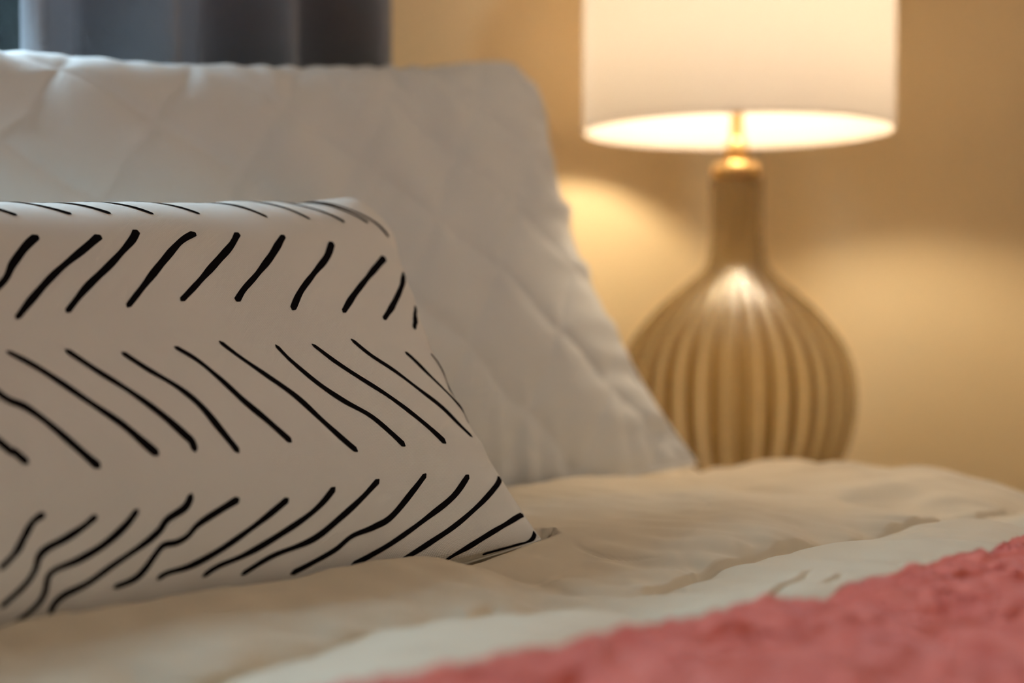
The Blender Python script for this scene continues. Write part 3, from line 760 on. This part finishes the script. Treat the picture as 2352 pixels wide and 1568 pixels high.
# denser smooth profile
k = np.linspace(0, len(pr) - 1, 150)
zz_ = np.interp(k, np.arange(len(pr)), zz_); rr = np.interp(k, np.arange(len(pr)), rr)
ker = np.ones(7) / 7
zz_ = np.concatenate([zz_[:3], np.convolve(zz_, ker, 'valid'), zz_[-3:]]); rr = np.concatenate([rr[:3], np.convolve(rr, ker, 'valid'), rr[-3:]])
NR = 30
def rib(r_, th, z):
    dep = .0045 * smooth(r_, .036, .10) + .0002
    return r_ + dep * (np.abs(np.cos(NR / 2 * th)) ** 1.2 - .6)
outer = np.stack([rr, zz_], -1)
inner = np.stack([np.maximum(rr - .0045, .004), zz_ + .0], -1)[::-1]
inner[0, 1] += .006; 
prof = np.concatenate([outer, [[.004, zz_[-1]]], [[.004, zz_[-1] + .006]], inner[1:], outer[:1]])
def rib_all(r_, th, z):
    o = rib(r_, th, z); k = np.arange(r_.shape[0])[:, None]
    return np.where((k < len(outer)) | (k == r_.shape[0] - 1), o, r_)
lathe('glass_body', prof, LAMP_GLASS, lamp, 30 * 12, (NX, NY), rib_all)
zb = zz_[-1]
lathe('foot', [(.0, NZ), (.050, NZ), (.052, NZ + .002), (.050, zb), (0, zb)], BRASS, lamp, 48, (NX, NY))
lathe('collar', [(0, zy(410)), (.0275, zy(410)), (.0285, zy(405)), (.0285, zy(382)), (.0265, zy(377)), (.012, zy(375)), (0, zy(375))], BRASS, lamp, 48, (NX, NY))
RIM = zy(303)
lathe('socket', [(0, zy(375)), (.0125, zy(375)), (.0135, zy(350)), (.0135, zy(330)), (.0085, zy(326)), (.0075, zy(270)), (.0075, RIM + .030), (.017, RIM + .036), (.018, RIM + .075), (0, RIM + .075)], BRASS, lamp, 32, (NX, NY))
BZ = RIM + .118
bulb_r = .042
bp_ = [(0.0001, BZ - .045), (.013, BZ - .044), (.015, BZ - .038), (.026, BZ - .032), (.036, BZ - .020), (.042, BZ), (.039, BZ + .016), (.030, BZ + .030), (.016, BZ + .039), (0.0001, BZ + .042)]
area = 4 * math.pi * bulb_r ** 2
BULB = emit_mat('glowing_bulb', BULB_RGB, LAMP_WATTS / (area * math.pi) / 10.0)
lathe('light_bulb', bp_, BULB, lamp, 16, (NX, NY))
SR = .1795; SH = .27
sh = lathe('lamp_shade', [(SR, RIM), (SR, RIM + SH * .25), (SR, RIM + SH * .5), (SR, RIM + SH * .75), (SR, RIM + SH)], SHADE, lamp, 128, (NX, NY))
for zr in (RIM, RIM + SH):
    th = np.linspace(0, 2 * np.pi, 96, endpoint=False)
    tube('shade_rim', np.stack([NX + SR * np.cos(th), NY + SR * np.sin(th), np.full(96, zr)], -1), .0016, SHADE, sh)
for k in range(3):
    a = 2 * math.pi * k / 3 + .4
    zt = RIM + SH - .02
    tube('shade_spoke', np.array([[NX + q * math.cos(a), NY + q * math.sin(a), zt - .0 * q] for q in (.012, .06, .12, SR - .001)]), .0016, BRASS, sh, closed=False)
for s_ in (-1, 1):
    hp = []
    for q in np.linspace(0, 1, 24):
        w_ = .055 * math.sin(math.pi * min(q * .9 + .08, 1)) ** .6
        hp.append([NX + s_ * w_ * .7, NY - s_ * w_ * .7, RIM + .030 + q * (SH - .050)])
    tube('harp', np.array(hp), .0018, BRASS, lamp, closed=False)
lathe('finial', [(0, RIM + SH - .022), (.012, RIM + SH - .022), (.012, RIM + SH - .018), (.005, RIM + SH - .014), (.008, RIM + SH - .004), (.004, RIM + SH + .004), (0, RIM + SH + .005)], BRASS, lamp, 24, (NX, NY))
